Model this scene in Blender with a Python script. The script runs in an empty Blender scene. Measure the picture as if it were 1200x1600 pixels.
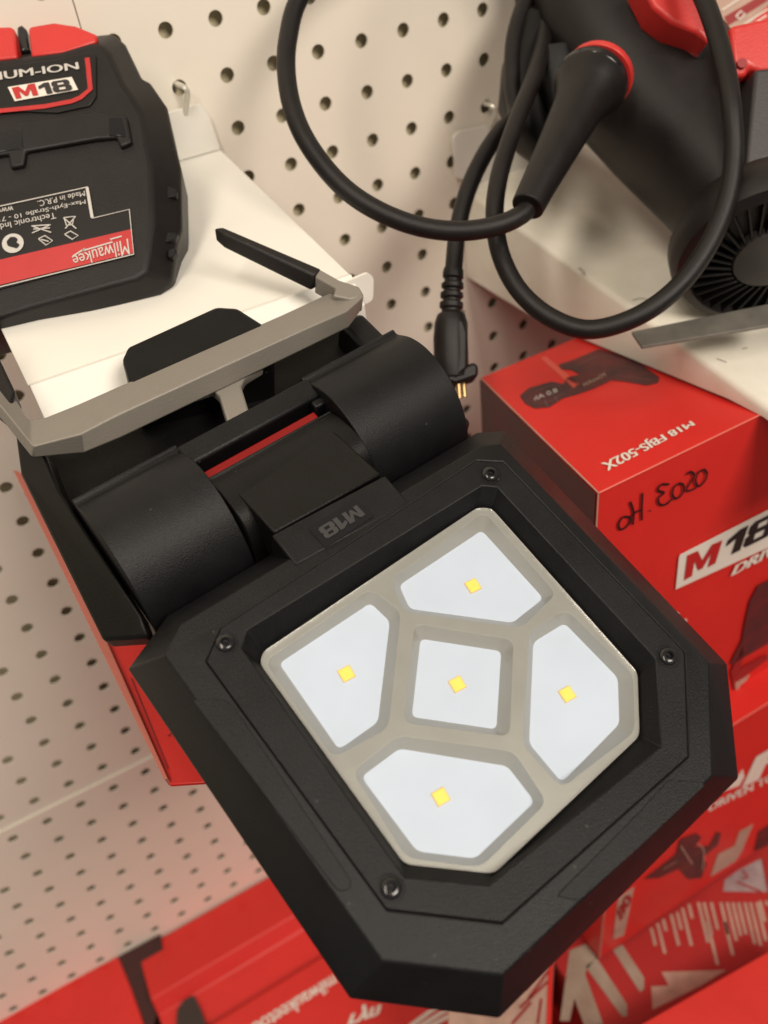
import bpy, bmesh, math, random
from mathutils import Vector, Matrix
from mathutils.geometry import tessellate_polygon
random.seed(4)
S = bpy.context.scene
COL = S.collection

# ------------------------------------------------------------ camera, lamps, exposure
F = 1397.91
CAM = Vector((0.022514, -0.456132, 0.286862))
RX = Vector((0.867866, -0.484887, -0.108135))     # picture right
RD = Vector((-0.387814, -0.525198, -0.757474))    # picture down
RF = Vector((0.310497, 0.699323, -0.643847))      # view direction
cd = bpy.data.cameras.new('camera'); cam = bpy.data.objects.new('camera', cd); COL.objects.link(cam)
m = Matrix((RX, -RD, -RF)).transposed().to_4x4(); m.translation = CAM
cam.matrix_world = m
cd.sensor_width = 36; cd.lens = F / 1600 * 36; cd.clip_start = 0.01; cd.clip_end = 50
cd.dof.use_dof = True; cd.dof.focus_distance = 0.31; cd.dof.aperture_fstop = 10
S.camera = cam

W = bpy.data.worlds.new('World'); S.world = W; W.use_nodes = True
W.node_tree.nodes['Background'].inputs[0].default_value = (1.0, 0.93, 0.85, 1)
W.node_tree.nodes['Background'].inputs[1].default_value = 0.20

def lamp(name, loc, target, size, power, color, sy=None):
    l = bpy.data.lights.new(name, 'AREA'); l.energy = power; l.color = color
    l.shape = 'RECTANGLE'; l.size = size; l.size_y = sy or size
    o = bpy.data.objects.new(name, l); COL.objects.link(o); o.location = loc
    o.rotation_euler = (Vector(target) - Vector(loc)).to_track_quat('-Z', 'Y').to_euler()
    return o
lamp('ceiling_lamp', (-0.42, -0.70, 1.25), (0.12, -0.1, 0.05), 0.20, 10.6, (1.0, 0.88, 0.74), 0.9)
lamp('ceiling_lamp', (0.45, -1.45, 1.25), (0.12, -0.1, 0.05), 0.7, 22, (1.0, 0.89, 0.77), 0.5)
S.view_settings.view_transform = 'Standard'; S.view_settings.look = 'None'
S.view_settings.exposure = 0.0; S.view_settings.gamma = 1.0
S.render.resolution_x = 768; S.render.resolution_y = 1024

# ------------------------------------------------------------ helpers
def ray(px, py): return RX * ((px - 600) / F) + RD * ((py - 800) / F) + RF
class Pl:
    """a real plane in the place; pt() gives the point of it seen at a picture position"""
    def __init__(s, o, n): s.o = Vector(o); s.n = Vector(n).normalized()
    def pt(s, p, off=0.0):
        d = ray(*p); k = ((s.o + s.n * off - CAM) @ s.n) / (d @ s.n) if False else (s.o + s.n * off - CAM).dot(s.n) / d.dot(s.n)
        return CAM + d * k
def XP(v): return Pl((v, 0, 0), (-1, 0, 0))
def YP(v): return Pl((0, v, 0), (0, -1, 0))
def ZP(v): return Pl((0, 0, v), (0, 0, 1))
def DP(px, py, depth): return CAM + ray(px, py) * depth      # a point at a given distance

def mat(name, col, rough=0.5, metal=0.0, bump=0.0, bscale=900, spec=0.5, var=0.0, vscale=30, coat=0.0, col2=None, dust=0.0, bdist=0.0004):
    M = bpy.data.materials.new(name); M.use_nodes = True
    nt = M.node_tree; b = nt.nodes['Principled BSDF']
    b.inputs['Base Color'].default_value = (*col, 1); b.inputs['Roughness'].default_value = rough
    b.inputs['Metallic'].default_value = metal; b.inputs['Specular IOR Level'].default_value = spec
    b.inputs['Coat Weight'].default_value = coat
    tc = nt.nodes.new('ShaderNodeTexCoord')
    if var > 0 or col2:
        n = nt.nodes.new('ShaderNodeTexNoise'); n.inputs['Scale'].default_value = vscale; n.inputs['Detail'].default_value = 6
        n.inputs['Roughness'].default_value = 0.65
        r = nt.nodes.new('ShaderNodeValToRGB')
        r.color_ramp.elements[0].position = 0.3; r.color_ramp.elements[1].position = 0.7
        c2 = col2 or tuple(c * (1 - var) for c in col)
        r.color_ramp.elements[0].color = (*c2, 1); r.color_ramp.elements[1].color = (*col, 1)
        nt.links.new(tc.outputs['Object'], n.inputs['Vector']); nt.links.new(n.outputs['Fac'], r.inputs['Fac'])
        nt.links.new(r.outputs['Color'], b.inputs['Base Color'])
        mr = nt.nodes.new('ShaderNodeMapRange'); mr.inputs['To Min'].default_value = max(0, rough - 0.07); mr.inputs['To Max'].default_value = min(1, rough + 0.09)
        nt.links.new(n.outputs['Fac'], mr.inputs['Value']); nt.links.new(mr.outputs['Result'], b.inputs['Roughness'])
    if bump > 0:
        n2 = nt.nodes.new('ShaderNodeTexNoise'); n2.inputs['Scale'].default_value = bscale; n2.inputs['Detail'].default_value = 3
        bp = nt.nodes.new('ShaderNodeBump'); bp.inputs['Strength'].default_value = bump; bp.inputs['Distance'].default_value = bdist
        nt.links.new(tc.outputs['Object'], n2.inputs['Vector']); nt.links.new(n2.outputs['Fac'], bp.inputs['Height'])
        nt.links.new(bp.outputs['Normal'], b.inputs['Normal'])
    if dust > 0:
        vo = nt.nodes.new('ShaderNodeTexVoronoi'); vo.inputs['Scale'].default_value = 230
        lt = nt.nodes.new('ShaderNodeMath'); lt.operation = 'LESS_THAN'; lt.inputs[1].default_value = 0.085
        sp_ = nt.nodes.new('ShaderNodeSeparateColor'); gt = nt.nodes.new('ShaderNodeMath'); gt.operation = 'GREATER_THAN'; gt.inputs[1].default_value = 0.93
        mu = nt.nodes.new('ShaderNodeMath'); mu.operation = 'MULTIPLY'; m2 = nt.nodes.new('ShaderNodeMath'); m2.operation = 'MULTIPLY'; m2.inputs[1].default_value = dust
        mix = nt.nodes.new('ShaderNodeMix'); mix.data_type = 'RGBA'; mix.inputs[7].default_value = (0.35, 0.33, 0.3, 1)
        nt.links.new(tc.outputs['Object'], vo.inputs['Vector']); nt.links.new(vo.outputs['Distance'], lt.inputs[0])
        nt.links.new(vo.outputs['Color'], sp_.inputs[0]); nt.links.new(sp_.outputs[0], gt.inputs[0])
        nt.links.new(lt.outputs[0], mu.inputs[0]); nt.links.new(gt.outputs[0], mu.inputs[1]); nt.links.new(mu.outputs[0], m2.inputs[0])
        src = b.inputs['Base Color'].links[0].from_socket if b.inputs['Base Color'].links else None
        if src: nt.links.new(src, mix.inputs[6])
        else: mix.inputs[6].default_value = (*col, 1)
        nt.links.new(m2.outputs[0], mix.inputs[0]); nt.links.new(mix.outputs[2], b.inputs['Base Color'])
    return M

M_WALL = mat('wall_paint', (0.88, 0.83, 0.72), 0.42, bump=0.08, bscale=120, var=0.06, vscale=9)
M_BACK = mat('wall_behind', (0.75, 0.67, 0.46), 0.9)
M_SHELF = mat('white_shelf_paint', (0.84, 0.82, 0.75), 0.35, bump=0.05, bscale=200, var=0.05, vscale=25)
M_BLACK = mat('black_moulded_plastic', (0.0085, 0.0087, 0.0098), 0.40, bump=0.32, bscale=2600, var=0.45, vscale=50, spec=0.26, dust=0.12, bdist=0.0005)
M_BLACK2 = mat('dark_housing_plastic', (0.006, 0.0057, 0.0057), 0.40, bump=0.32, bscale=2600, var=0.4, vscale=50, spec=0.22, dust=0.12, bdist=0.0005)
M_GLOSSB = mat('glossy_black_plastic', (0.012, 0.012, 0.013), 0.18, bump=0.06, bscale=500)
M_RUB = mat('black_rubber', (0.0125, 0.0100, 0.0095), 0.42, bump=0.30, bscale=2300, var=0.5, vscale=60, spec=0.32, dust=0.08, bdist=0.0005)
M_GREY = mat('grey_painted_frame', (0.235, 0.215, 0.185), 0.42, bump=0.25, bscale=1100, var=0.08, vscale=40, metal=0.15)
M_REFL = mat('warm_grey_reflector_plastic', (0.43, 0.412, 0.375), 0.30, bump=0.2, bscale=2600, var=0.06, vscale=60, metal=0.25)
M_CELL = mat('white_led_board', (0.65, 0.715, 0.84), 0.55, var=0.06, vscale=45)
M_CHIP = mat('yellow_phosphor', (1.0, 0.84, 0.16), 0.4)
M_CHIPB = mat('chip_base', (0.90, 0.62, 0.26), 0.4)
M_RED = mat('red_carton_print', (0.69, 0.026, 0.020), 0.42, bump=0.08, bscale=260, var=0.10, vscale=22)
M_REDD = mat('dark_red_print', (0.33, 0.018, 0.018), 0.5, var=0.2, vscale=40)
M_REDP = mat('red_plastic', (0.62, 0.035, 0.03), 0.35, bump=0.2, bscale=900, var=0.08, vscale=30)
M_REDDK = mat('translucent_dark_red_plastic', (0.22, 0.006, 0.006), 0.25)
M_WPRINT = mat('white_print', (0.78, 0.72, 0.64), 0.45, var=0.04, vscale=60)
M_TAN = mat('pinkish_print', (0.55, 0.36, 0.28), 0.5, var=0.3, vscale=60)
M_BPRINT = mat('black_print', (0.02, 0.016, 0.016), 0.45)
M_PHOTO = mat('printed_tool_photo', (0.035, 0.022, 0.024), 0.45, col2=(0.14, 0.02, 0.02), vscale=70)
M_MARK = mat('black_marker_ink', (0.018, 0.006, 0.008), 0.4)
M_STEEL = mat('worn_grey_steel', (0.20, 0.19, 0.165), 0.5, metal=0.25, var=0.3, vscale=90)
M_ZINC = mat('zinc_hook', (0.7, 0.68, 0.6), 0.3, metal=0.5)
M_LABEL = mat('black_label', (0.011, 0.009, 0.009), 0.38, spec=0.3)
M_LABR = mat('red_label', (0.50, 0.022, 0.022), 0.4, var=0.1, vscale=90)
M_LABW = mat('grey_white_label_ink', (0.55, 0.52, 0.48), 0.4)
M_PALE = mat('lit_red_edge', (0.55, 0.16, 0.12), 0.3)
M_BRASS = mat('brass_pin', (0.55, 0.38, 0.18), 0.3, metal=0.9)
M_FLOOR = mat('dark_floor', (0.05, 0.035, 0.03), 0.8, var=0.3, vscale=6)

M_SCUFF = mat('grey_scuff', (0.35, 0.33, 0.27), 0.6)
M_SCUFF2 = mat('grey_print_highlight', (0.16, 0.10, 0.10), 0.45)
M_FOLD = mat('worn_fold_highlight', (0.75, 0.16, 0.12), 0.5)
def lens_mat():
    M = bpy.data.materials.new('clear_lens'); M.use_nodes = True; nt = M.node_tree; nt.nodes.clear()
    o = nt.nodes.new('ShaderNodeOutputMaterial'); mx = nt.nodes.new('ShaderNodeMixShader')
    t = nt.nodes.new('ShaderNodeBsdfTransparent'); g = nt.nodes.new('ShaderNodeBsdfGlossy'); g.inputs['Roughness'].default_value = 0.06
    fr = nt.nodes.new('ShaderNodeFresnel'); fr.inputs['IOR'].default_value = 1.45
    t.inputs[0].default_value = (0.97, 0.98, 0.98, 1)
    nt.links.new(fr.outputs[0], mx.inputs[0]); nt.links.new(t.outputs[0], mx.inputs[1]); nt.links.new(g.outputs[0], mx.inputs[2]); nt.links.new(mx.outputs[0], o.inputs[0])
    return M
M_LENS = lens_mat()

class MB:
    def __init__(s): s.bm = bmesh.new()
    def ring(s, pts): return [s.bm.verts.new(p) for p in pts]
    def face(s, vs):
        try: return s.bm.faces.new(vs)
        except ValueError: return None
    def bridge(s, a, b):
        n = len(a)
        for i in range(n): s.face([a[i], a[(i+1) % n], b[(i+1) % n], b[i]])
    def loft(s, rings, c0=True, c1=True):
        R = [s.ring(r) for r in rings]
        for a, b in zip(R, R[1:]): s.bridge(a, b)
        if c0: s.face(list(reversed(R[0])))
        if c1: s.face(R[-1])
        return s
    def prism(s, pts, vec):
        v = Vector(vec); return s.loft([pts, [p + v for p in pts]])
    def box(s, lo, hi):
        lo, hi = Vector(lo), Vector(hi)
        q = [Vector((lo.x, lo.y, lo.z)), Vector((hi.x, lo.y, lo.z)), Vector((hi.x, hi.y, lo.z)), Vector((lo.x, hi.y, lo.z))]
        return s.prism(q, (0, 0, hi.z - lo.z))
    def tube(s, path, rad, n=14, caps=True):
        if not hasattr(rad, '__len__'): rad = [rad] * len(path)
        path = [Vector(p) for p in path]; R = []; up = None
        for i, p in enumerate(path):
            t = (path[min(i+1, len(path)-1)] - path[max(i-1, 0)]).normalized()
            if up is None:
                up = t.orthogonal().normalized()
            up = (up - t * up.dot(t)).normalized(); w = t.cross(up)
            R.append([p + (up * math.cos(a) + w * math.sin(a)) * rad[i] for a in [2 * math.pi * k / n for k in range(n)]])
        return s.loft(R, caps, caps)
    def holed(s, outer, holes):
        polys = [outer] + holes; flat = [p for q in polys for p in q]
        vs = [s.bm.verts.new(p) for p in flat]
        for t in tessellate_polygon(polys): s.face([vs[i] for i in t])
        out = []; k = 0
        for q in polys: out.append(vs[k:k+len(q)]); k += len(q)
        return out
    def build(s, name, material, parent=None, bevel=0.0, seg=2, smooth=True, angle=35, org=None):
        bm = s.bm; bmesh.ops.remove_doubles(bm, verts=bm.verts, dist=1e-7)
        bmesh.ops.recalc_face_normals(bm, faces=bm.faces)
        if parent is not None: o0 = parent.location.copy()
        elif org is not None: o0 = Vector(org)
        else:
            o0 = sum((v.co for v in bm.verts), Vector()) / max(1, len(bm.verts)); o0.z = min(v.co.z for v in bm.verts)
        ref = root_loc(parent) if parent is not None else o0
        for v in bm.verts: v.co -= ref
        me = bpy.data.meshes.new(name); bm.to_mesh(me); bm.free(); me.materials.append(material)
        ob = bpy.data.objects.new(name, me); COL.objects.link(ob)
        if parent is None: ob.location = o0
        else: ob.parent = parent
        if smooth:
            for p in me.polygons: p.use_smooth = True
            me.set_sharp_from_angle(angle=math.radians(angle))
        if bevel > 0:
            b = ob.modifiers.new('bevel', 'BEVEL'); b.width = bevel; b.segments = seg; b.limit_method = 'ANGLE'; b.angle_limit = math.radians(28)
            b.use_clamp_overlap = True
            b.harden_normals = False
        return ob
def root_loc(o):
    while o.parent: o = o.parent
    return o.location.copy()

def tag(o, label=None, cat=None, group=None, kind=None):
    if label: o['label'] = label
    if cat: o['category'] = cat
    if group: o['group'] = group
    if kind: o['kind'] = kind
    return o
def empty(name, loc, label, cat, group=None):
    o = bpy.data.objects.new(name, None); COL.objects.link(o); o.location = loc; o.empty_display_size = 0.02
    return tag(o, label, cat, group)

def rnd(pts, r, n=4):
    """round the corners of a closed 3D polygon"""
    out = []; N = len(pts)
    for i, p in enumerate(pts):
        a, b = pts[i-1], pts[(i+1) % N]
        da, db = (a - p), (b - p); ra = min(r, da.length * 0.45); rb = min(r, db.length * 0.45); rr = min(ra, rb)
        A = p + da.normalized() * rr; B = p + db.normalized() * rr
        for k in range(n + 1):
            t = k / n; out.append(A * (1-t)**2 + p * 2*t*(1-t) + B * t*t)
    return out
def spline(pts, n=8):
    P = [Vector(p) for p in pts]; P = [P[0]*2-P[1]] + P + [P[-1]*2-P[-2]]; out = []
    for i in range(1, len(P)-2):
        for k in range(n):
            t = k/n; a, b, c, d = P[i-1], P[i], P[i+1], P[i+2]
            out.append(0.5*((2*b)+(c-a)*t+(2*a-5*b+4*c-d)*t*t+(3*b-a-3*c+d)*t**3))
    out.append(P[-2]); return out
def sheet(name, plane, px, material, parent, off=0.0003, thick=0.0002, r=0.0, label=None):
    """a print or sticker: a thin polygon lying on a surface"""
    p = [plane.pt(q, off) for q in px]
    if r: p = rnd(p, r)
    o = MB().prism(p, plane.n * -thick).build(name, material, parent, smooth=False)
    if label: o['label'] = label
    return o
def strokes(name, plane, lines, material, parent, w=0.0006, off=0.0004, smooth=False):
    """several stroke lines (picture-position polylines) as one flat ink mesh"""
    mb = MB()
    for ln in lines:
        P = [plane.pt(q, off) for q in ln]; L = []; Rr = []
        if smooth and len(P) > 2: P = spline(P, 5)
        for i, p in enumerate(P):
            t = (P[min(i+1, len(P)-1)] - P[max(i-1, 0)]).normalized(); s = plane.n.cross(t) * w
            L.append(mb.bm.verts.new(p + s)); Rr.append(mb.bm.verts.new(p - s))
        for i in range(len(P)-1): mb.face([L[i], L[i+1], Rr[i+1], Rr[i]])
    return mb.build(name, material, parent, smooth=False)
def text(name, body, plane, quad, material, parent, off=0.0006, bold=0.02, shear=0.0, spacing=1.0):
    """lettering on a surface: quad = where its bottom-left, bottom-right, top-right, top-left corners are"""
    c = bpy.data.curves.new('t', 'FONT'); c.body = body; c.size = 1; c.offset = 0.0; c.shear = shear; c.space_character = spacing
    c.resolution_u = 4
    t = bpy.data.objects.new('t', c); COL.objects.link(t)
    dg = bpy.context.evaluated_depsgraph_get(); dg.update()
    me = bpy.data.meshes.new_from_object(t.evaluated_get(dg))
    bpy.data.objects.remove(t); bpy.data.curves.remove(c)
    xs = [v.co.x for v in me.vertices]; ys = [v.co.y for v in me.vertices]
    x0, x1, y0, y1 = min(xs), max(xs), min(ys), max(ys)
    q = [plane.pt(a, off) for a in quad]; org = root_loc(parent)
    if bold > 0.015:      # heavier strokes: the outlines repeated a hair apart
        b2 = bmesh.new(); b2.from_mesh(me); base_ = list(b2.verts) + list(b2.edges) + list(b2.faces)
        for k_, dx in enumerate((-1, 1)):
            g_ = bmesh.ops.duplicate(b2, geom=base_)['geom']
            for v_ in g_:
                if isinstance(v_, bmesh.types.BMVert): v_.co.x += dx*bold*1.2; v_.co.z += 0.02*(k_+1)
        b2.to_mesh(me); b2.free()
    for v in me.vertices:
        s = (v.co.x-x0)/(x1-x0); w = (v.co.y-y0)/(y1-y0)
        v.co = (q[0]*(1-s)+q[1]*s)*(1-w) + (q[3]*(1-s)+q[2]*s)*w - org + plane.n*(v.co.z*0.002)
    me.materials.clear(); me.materials.append(material)
    o = bpy.data.objects.new(name, me); COL.objects.link(o); o.parent = parent
    return o

GL = {'M': (1.05, [(0,0),(0,1),(.3,1),(.5,.48),(.7,1),(1,1),(1,0),(.75,0),(.75,.62),(.57,.1),(.43,.1),(.25,.62),(.25,0)], []),
      '1': (0.62, [(.28,0),(.28,.66),(.0,.52),(.0,.78),(.32,1),(.56,1),(.56,0)], []),
      '8': (0.95, [(.0,.12),(.12,0),(.78,0),(.9,.12),(.9,.42),(.8,.52),(.88,.6),(.88,.88),(.76,1),(.14,1),(.02,.88),(.02,.6),(.1,.52),(0,.42)],
            [[(.3,.18),(.6,.18),(.6,.42),(.3,.42)], [(.3,.62),(.6,.62),(.6,.82),(.3,.82)]])}
def glyphs(name, word, plane, quad, material, parent, off=0.0006):
    """heavy block letters drawn as polygons"""
    tot = sum(GL[c][0] for c in word); q = [plane.pt(a, off) for a in quad]; mb = MB(); x = 0
    tot -= GL[word[-1]][0] - max(p[0] for p in GL[word[-1]][1])
    def mp(p): 
        s_, w_ = (x + p[0])/tot, p[1]; return (q[0]*(1-s_)+q[1]*s_)*(1-w_) + (q[3]*(1-s_)+q[2]*s_)*w_
    for c in word:
        adv, o_, h_ = GL[c]; mb.holed([mp(p) for p in o_], [[mp(p) for p in h] for h in h_]); x += adv
    return mb.build(name, material, parent, smooth=False)

# ------------------------------------------------------------ perforated wall panels
P = 0.025
def peg_panel(i0, i1, j0, j1, label, fwd=0.0):
    """holes at X = i*P, Z = j*P; a steel sheet with real holes and rolled edges"""
    mb = MB(); r = 0.00365; n = 16; e = 0.0003
    for i in range(i0, i1 + 1):
        for j in range(j0, j1 + 1):
            x, z = i*P, j*P; h = P/2
            x0, x1, z0, z1 = x-h, x+h, z-h, z+h
            if i == i0: x0 += e
            if i == i1: x1 -= e
            if j == j0: z0 += e
            if j == j1: z1 -= e
            ring = [Vector((x + r*math.cos(2*math.pi*k/n), 0, z + r*math.sin(2*math.pi*k/n))) for k in range(n)]
            sq = []
            for k in range(n):
                c, s = math.cos(2*math.pi*k/n), math.sin(2*math.pi*k/n); mx = max(abs(c), abs(s)); c /= mx; s /= mx
                sq.append(Vector((x + c*(x1-x if c > 0 else x-x0), 0, z + s*(z1-z if s > 0 else z-z0))))
            a = mb.ring(sq); b = mb.ring(ring); c2 = mb.ring([p + Vector((0, 0.0011, 0)) for p in ring])
            mb.bridge(a, b); mb.bridge(b, c2)
    # rolled rim going back into the wall
    X0, X1, Z0, Z1 = (i0-.5)*P+e, (i1+.5)*P-e, (j0-.5)*P+e, (j1+.5)*P-e
    rim = [Vector((X0, 0, Z0)), Vector((X1, 0, Z0)), Vector((X1, 0, Z1)), Vector((X0, 0, Z1))]
    g = mb.ring(rim); hh = mb.ring([p + Vector((0, 0.006, 0)) for p in rim]); mb.bridge(g, hh)
    for v in mb.bm.verts: v.co.y -= fwd
    o = mb.build('pegboard_panel', M_WALL, None, smooth=False)
    return tag(o, label, 'pegboard')
peg_panel(-12, 4, -10, 24, 'cream perforated wall panel on the upper left, behind the battery pack')
peg_panel(5, 38, -10, 24, 'cream perforated wall panel behind the cable loop and its hanging plug')
peg_panel(-14, 40, -30, -11, 'lower perforated wall panel below the horizontal seam, above the red packaging', 0.0014)
tag(MB().box((-0.8, 0.0068, -1.2), (1.4, 0.015, 1.0)).build('wall_backing', M_BACK), kind='structure')
tag(MB().box((-0.8, -1.6, -0.66), (1.4, 0.011, -0.65)).build('floor', M_FLOOR), kind='structure')

# ------------------------------------------------------------ shelves
def hook(shelf, hx, hz):
    pts = [(hx-0.001, -0.003, hz-0.011), (hx, -0.006, hz-0.006), (hx+0.001, -0.008, hz), (hx-0.001, -0.004, hz+0.0022), (hx-0.001, 0.004, hz+0.001), (hx-0.001, 0.006, hz-0.002)]
    MB().tube(spline(pts, 4), 0.0013, 8).build('hook', M_ZINC, shelf)
TL = math.radians(7.3)
sh = empty('wall_shelf', (0.09, -0.005, 0.13), 'small tilted white metal shelf under the battery pack', 'shelf', 'white metal shelves hooked into the pegboard')
def shz(y, z0): return z0 + math.tan(TL) * y
def plate(x0, x1, y1, z0, parent):
    th = 0.0012
    q = [Vector((x0, -0.002, shz(-0.002, z0))), Vector((x1, -0.002, shz(-0.002, z0))), Vector((x1, y1, shz(y1, z0))), Vector((x0, y1, shz(y1, z0)))]
    return MB().prism(q, (0, 0, -th))
z0 = 0.1435
plate(0.029, 0.1625, -0.140, z0, sh).build('plate', M_SHELF, sh, bevel=0.0004)
b = [Vector((0.04, -0.0035, z0)), Vector((0.1625, -0.0035, z0)), Vector((0.1605, -0.0035, z0+.017)), Vector((0.157, -0.0035, z0+.023)), Vector((0.045, -0.0035, z0+.023)), Vector((0.040, -0.0035, z0+.018))]
MB().prism(b, (0, 0.0013, 0)).build('back_flange', M_SHELF, sh, bevel=0.0003)
yf = -0.1403; zf = shz(yf, z0)
# price rail along the front: a narrow ledge and a sloping face
prof = [(yf, zf+0.0005), (yf-0.003, zf+0.001), (yf-0.012, zf-0.009), (yf-0.012, zf-0.022), (yf-0.010, zf-0.022), (yf-0.0105, zf-0.0095), (yf-0.002, zf-0.0015), (yf, zf-0.0015)]
MB().loft([[Vector((x, y, z)) for y, z in prof] for x in (0.0295, 0.162)]).build('price_rail', M_SHELF, sh, bevel=0.0003, smooth=False)
t = YP(-0.146)
tabp = rnd([t.pt(q) for q in [(538, 442), (576, 426), (584, 434), (583, 469), (566, 478), (545, 470)]], 0.002)
MB().prism(tabp, (0, 0.0015, 0)).build('rail_end_tab', M_SHELF, sh)
hook(sh, 6*P, 7*P); hook(sh, 2*P, 7*P)

rs = empty('wall_shelf', (0.45, -0.005, 0.05), 'large white shelf with deep side flange under the corded power tool', 'shelf', 'white metal shelves hooked into the pegboard')
RZ = 0.0845; RXL = 0.305
mbp = MB()
yN = -0.30
prof = lambda y: [Vector((RXL+0.40, y, shz(y, RZ))), Vector((RXL+0.003, y, shz(y, RZ))), Vector((RXL+0.001, y, shz(y, RZ)-0.0008)), Vector((RXL, y, shz(y, RZ)-0.003)),
                  Vector((RXL, y, min(shz(y, RZ)-0.006, max(0.0265, 0.0158 - 0.1405*y)))), Vector((RXL+0.0015, y, min(shz(y, RZ)-0.006, max(0.0265, 0.0158 - 0.1405*y)))), Vector((RXL+0.0015, y, shz(y, RZ)-0.0035)), Vector((RXL+0.40, y, shz(y, RZ)-0.0015))]
mbp.loft([prof(y) for y in (-0.002, -0.04, -0.08, -0.1, -0.14, -0.18, -0.20, -0.22, -0.24, -0.26, -0.30)]).build('plate', mat('scuffed_white_shelf_paint', (0.82, 0.79, 0.70), 0.35, bump=0.1, bscale=90, col2=(0.70, 0.66, 0.55), vscale=28), rs, smooth=True, angle=50)
bf = YP(-0.004)
q = rnd([bf.pt(a) for a in [(712, 278), (708, 215), (716, 206), (765, 196), (860, 186), (880, 300)]], 0.002)
MB().prism(q, (0, 0.0013, 0)).build('back_flange', M_SHELF, rs)
hook(rs, 13*P, 5*P)

SHP = Pl((0, 0, RZ), (0, -math.sin(TL), math.cos(TL)))
for ln_ in [[(988, 469), (1000, 466), (1014, 468)], [(1040, 452), (1046, 455)], [(905, 418), (912, 424), (914, 430)], [(1120, 560), (1135, 566)], [(1160, 545), (1168, 543)]]: strokes('scuff', SHP, [ln_], M_SCUFF, rs, w=0.0004, off=0.0002)
sp = ZP(0.077)
tag(MB().prism([sp.pt(a) for a in [(987, 518), (1215, 472), (1215, 505), (1003, 541)]], (0, 0, -0.0016)).build('metal_strip', M_STEEL, None, bevel=0.0002), 'flat grey metal strip lying across the right shelf and jutting over its edge', 'metal strip')

# ------------------------------------------------------------ the work light
HU = Vector((0.989104, 0.140156, 0.045050)); HV = Vector((0.146671, -0.911776, -0.383605)); HN = Vector((0.012689, -0.386033, 0.922398))
HC = Vector((0.105551, -0.305271, 0.071413))
H = Pl(HC, HN)
def hl(a, v, o): return HC + HU*a + HV*v + HN*o
wl = empty('work_light', hl(0, -0.16, -0.05), 'black area work light with five LED cells and a grey frame, lying face up', 'work light')
OUT = [(200, 1045), (262, 962), (745, 676), (789, 673), (1136, 1037), (1154, 1216), (780, 1591), (547, 1560)]
FACE = [(257, 1024), (283, 976), (750, 697), (782, 694), (1108, 1036), (1113, 1212), (785, 1524), (598, 1502)]
SEAM = [(322, 1034), (345, 981), (743, 720), (787, 722), (1070, 1018), (1076, 1182), (785, 1442), (604, 1421)]
LIP = [(377, 1012), (386, 984), (753, 759), (777, 761), (1024, 1028), (1034, 1167), (764, 1384), (632, 1371)]
PLATE = [(406, 1037), (411, 1018), (746, 793), (768, 794), (996, 1050), (999, 1150), (772, 1365), (632, 1350)]
def hp(px, o): return [H.pt(q, o) for q in px]
def lerp(A, B, t): return [a*(1-t)+b*t for a, b in zip(A, B)]
out3 = hp(OUT, -0.006); face3 = hp(FACE, 0.0115)
def scaled(pts, s, d):
    c = sum(pts, Vector())/len(pts); return [c + (p-c)*s + HN*d for p in pts]
# housing: face flange, flared side, straight lower wall, back
mb = MB()
seam_o = hp(SEAM, 0.0120)
g = mb.holed(face3, [list(seam_o)])
r1 = mb.ring(lerp(face3, out3, 0.12)); 
mb.bridge(g[0], mb.ring([p for p in face3]))
rr = [mb.ring(rnd_p) for rnd_p in [face3, out3, scaled(out3, 0.985, -0.016), scaled(out3, 0.93, -0.026)]]
for a, b2 in zip(rr, rr[1:]): mb.bridge(a, b2)
mb.face(rr[-1])
# inner groove wall of the seam
s1 = mb.ring(seam_o); s2 = mb.ring([p - HN*0.002 for p in seam_o]); mb.bridge(s1, s2)
for v in list(r1): mb.bm.verts.remove(v)
housing = mb.build('head_housing', M_BLACK, wl, bevel=0.0005, seg=2)
# side grip panels on the left and right flank of the housing
for side, quad in ((0, [(262, 1088), (335, 1092), (552, 1386), (520, 1400)]), (1, [(835, 700), (850, 752), (1052, 1005), (1098, 1002)])):
    pass
sidep = hp([(258, 1100), (312, 1091), (352, 1093), (366, 1106), (548, 1373), (548, 1386), (535, 1401)], 0.0121)
sidep = [H.pt(q, 0.0122) for q in [(300, 1093), (350, 1092), (367, 1106), (549, 1376), (546, 1391), (528, 1392)]]
MB().prism(rnd(sidep, 0.0012), HN*-0.0006).build('side_trim', M_BLACK, wl, bevel=0.0002)
# dark gap at lower edge of face (grip insert) on the near side
nearp = [H.pt(q, 0.0122) for q in [(1000, 1268), (1045, 1218), (1098, 1222), (1101, 1228), (992, 1330), (905, 1407), (870, 1400)]]
MB().prism(rnd(nearp, 0.0010), HN*-0.0006).build('side_trim', M_BLACK, wl, bevel=0.0002)
# bezel ring
seam_i = lerp(seam_o, hp(LIP, 0.0120), 0.012)
mb = MB()
lip3 = hp(LIP, 0.0118); lip_b = hp(PLATE, 0.0040)
a = mb.holed(seam_i, [lip3])
s2 = mb.ring([p - HN*0.003 for p in seam_i]); s1 = mb.ring(seam_i); mb.bridge(s1, s2)
l1 = mb.ring(lip3); l2 = mb.ring([p - (p-q)*0.0 for p, q in zip(lip_b, lip_b)])
mb.bridge(l1, l2)
mb.build('bezel', M_BLACK, wl, bevel=0.0003, seg=2)
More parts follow.
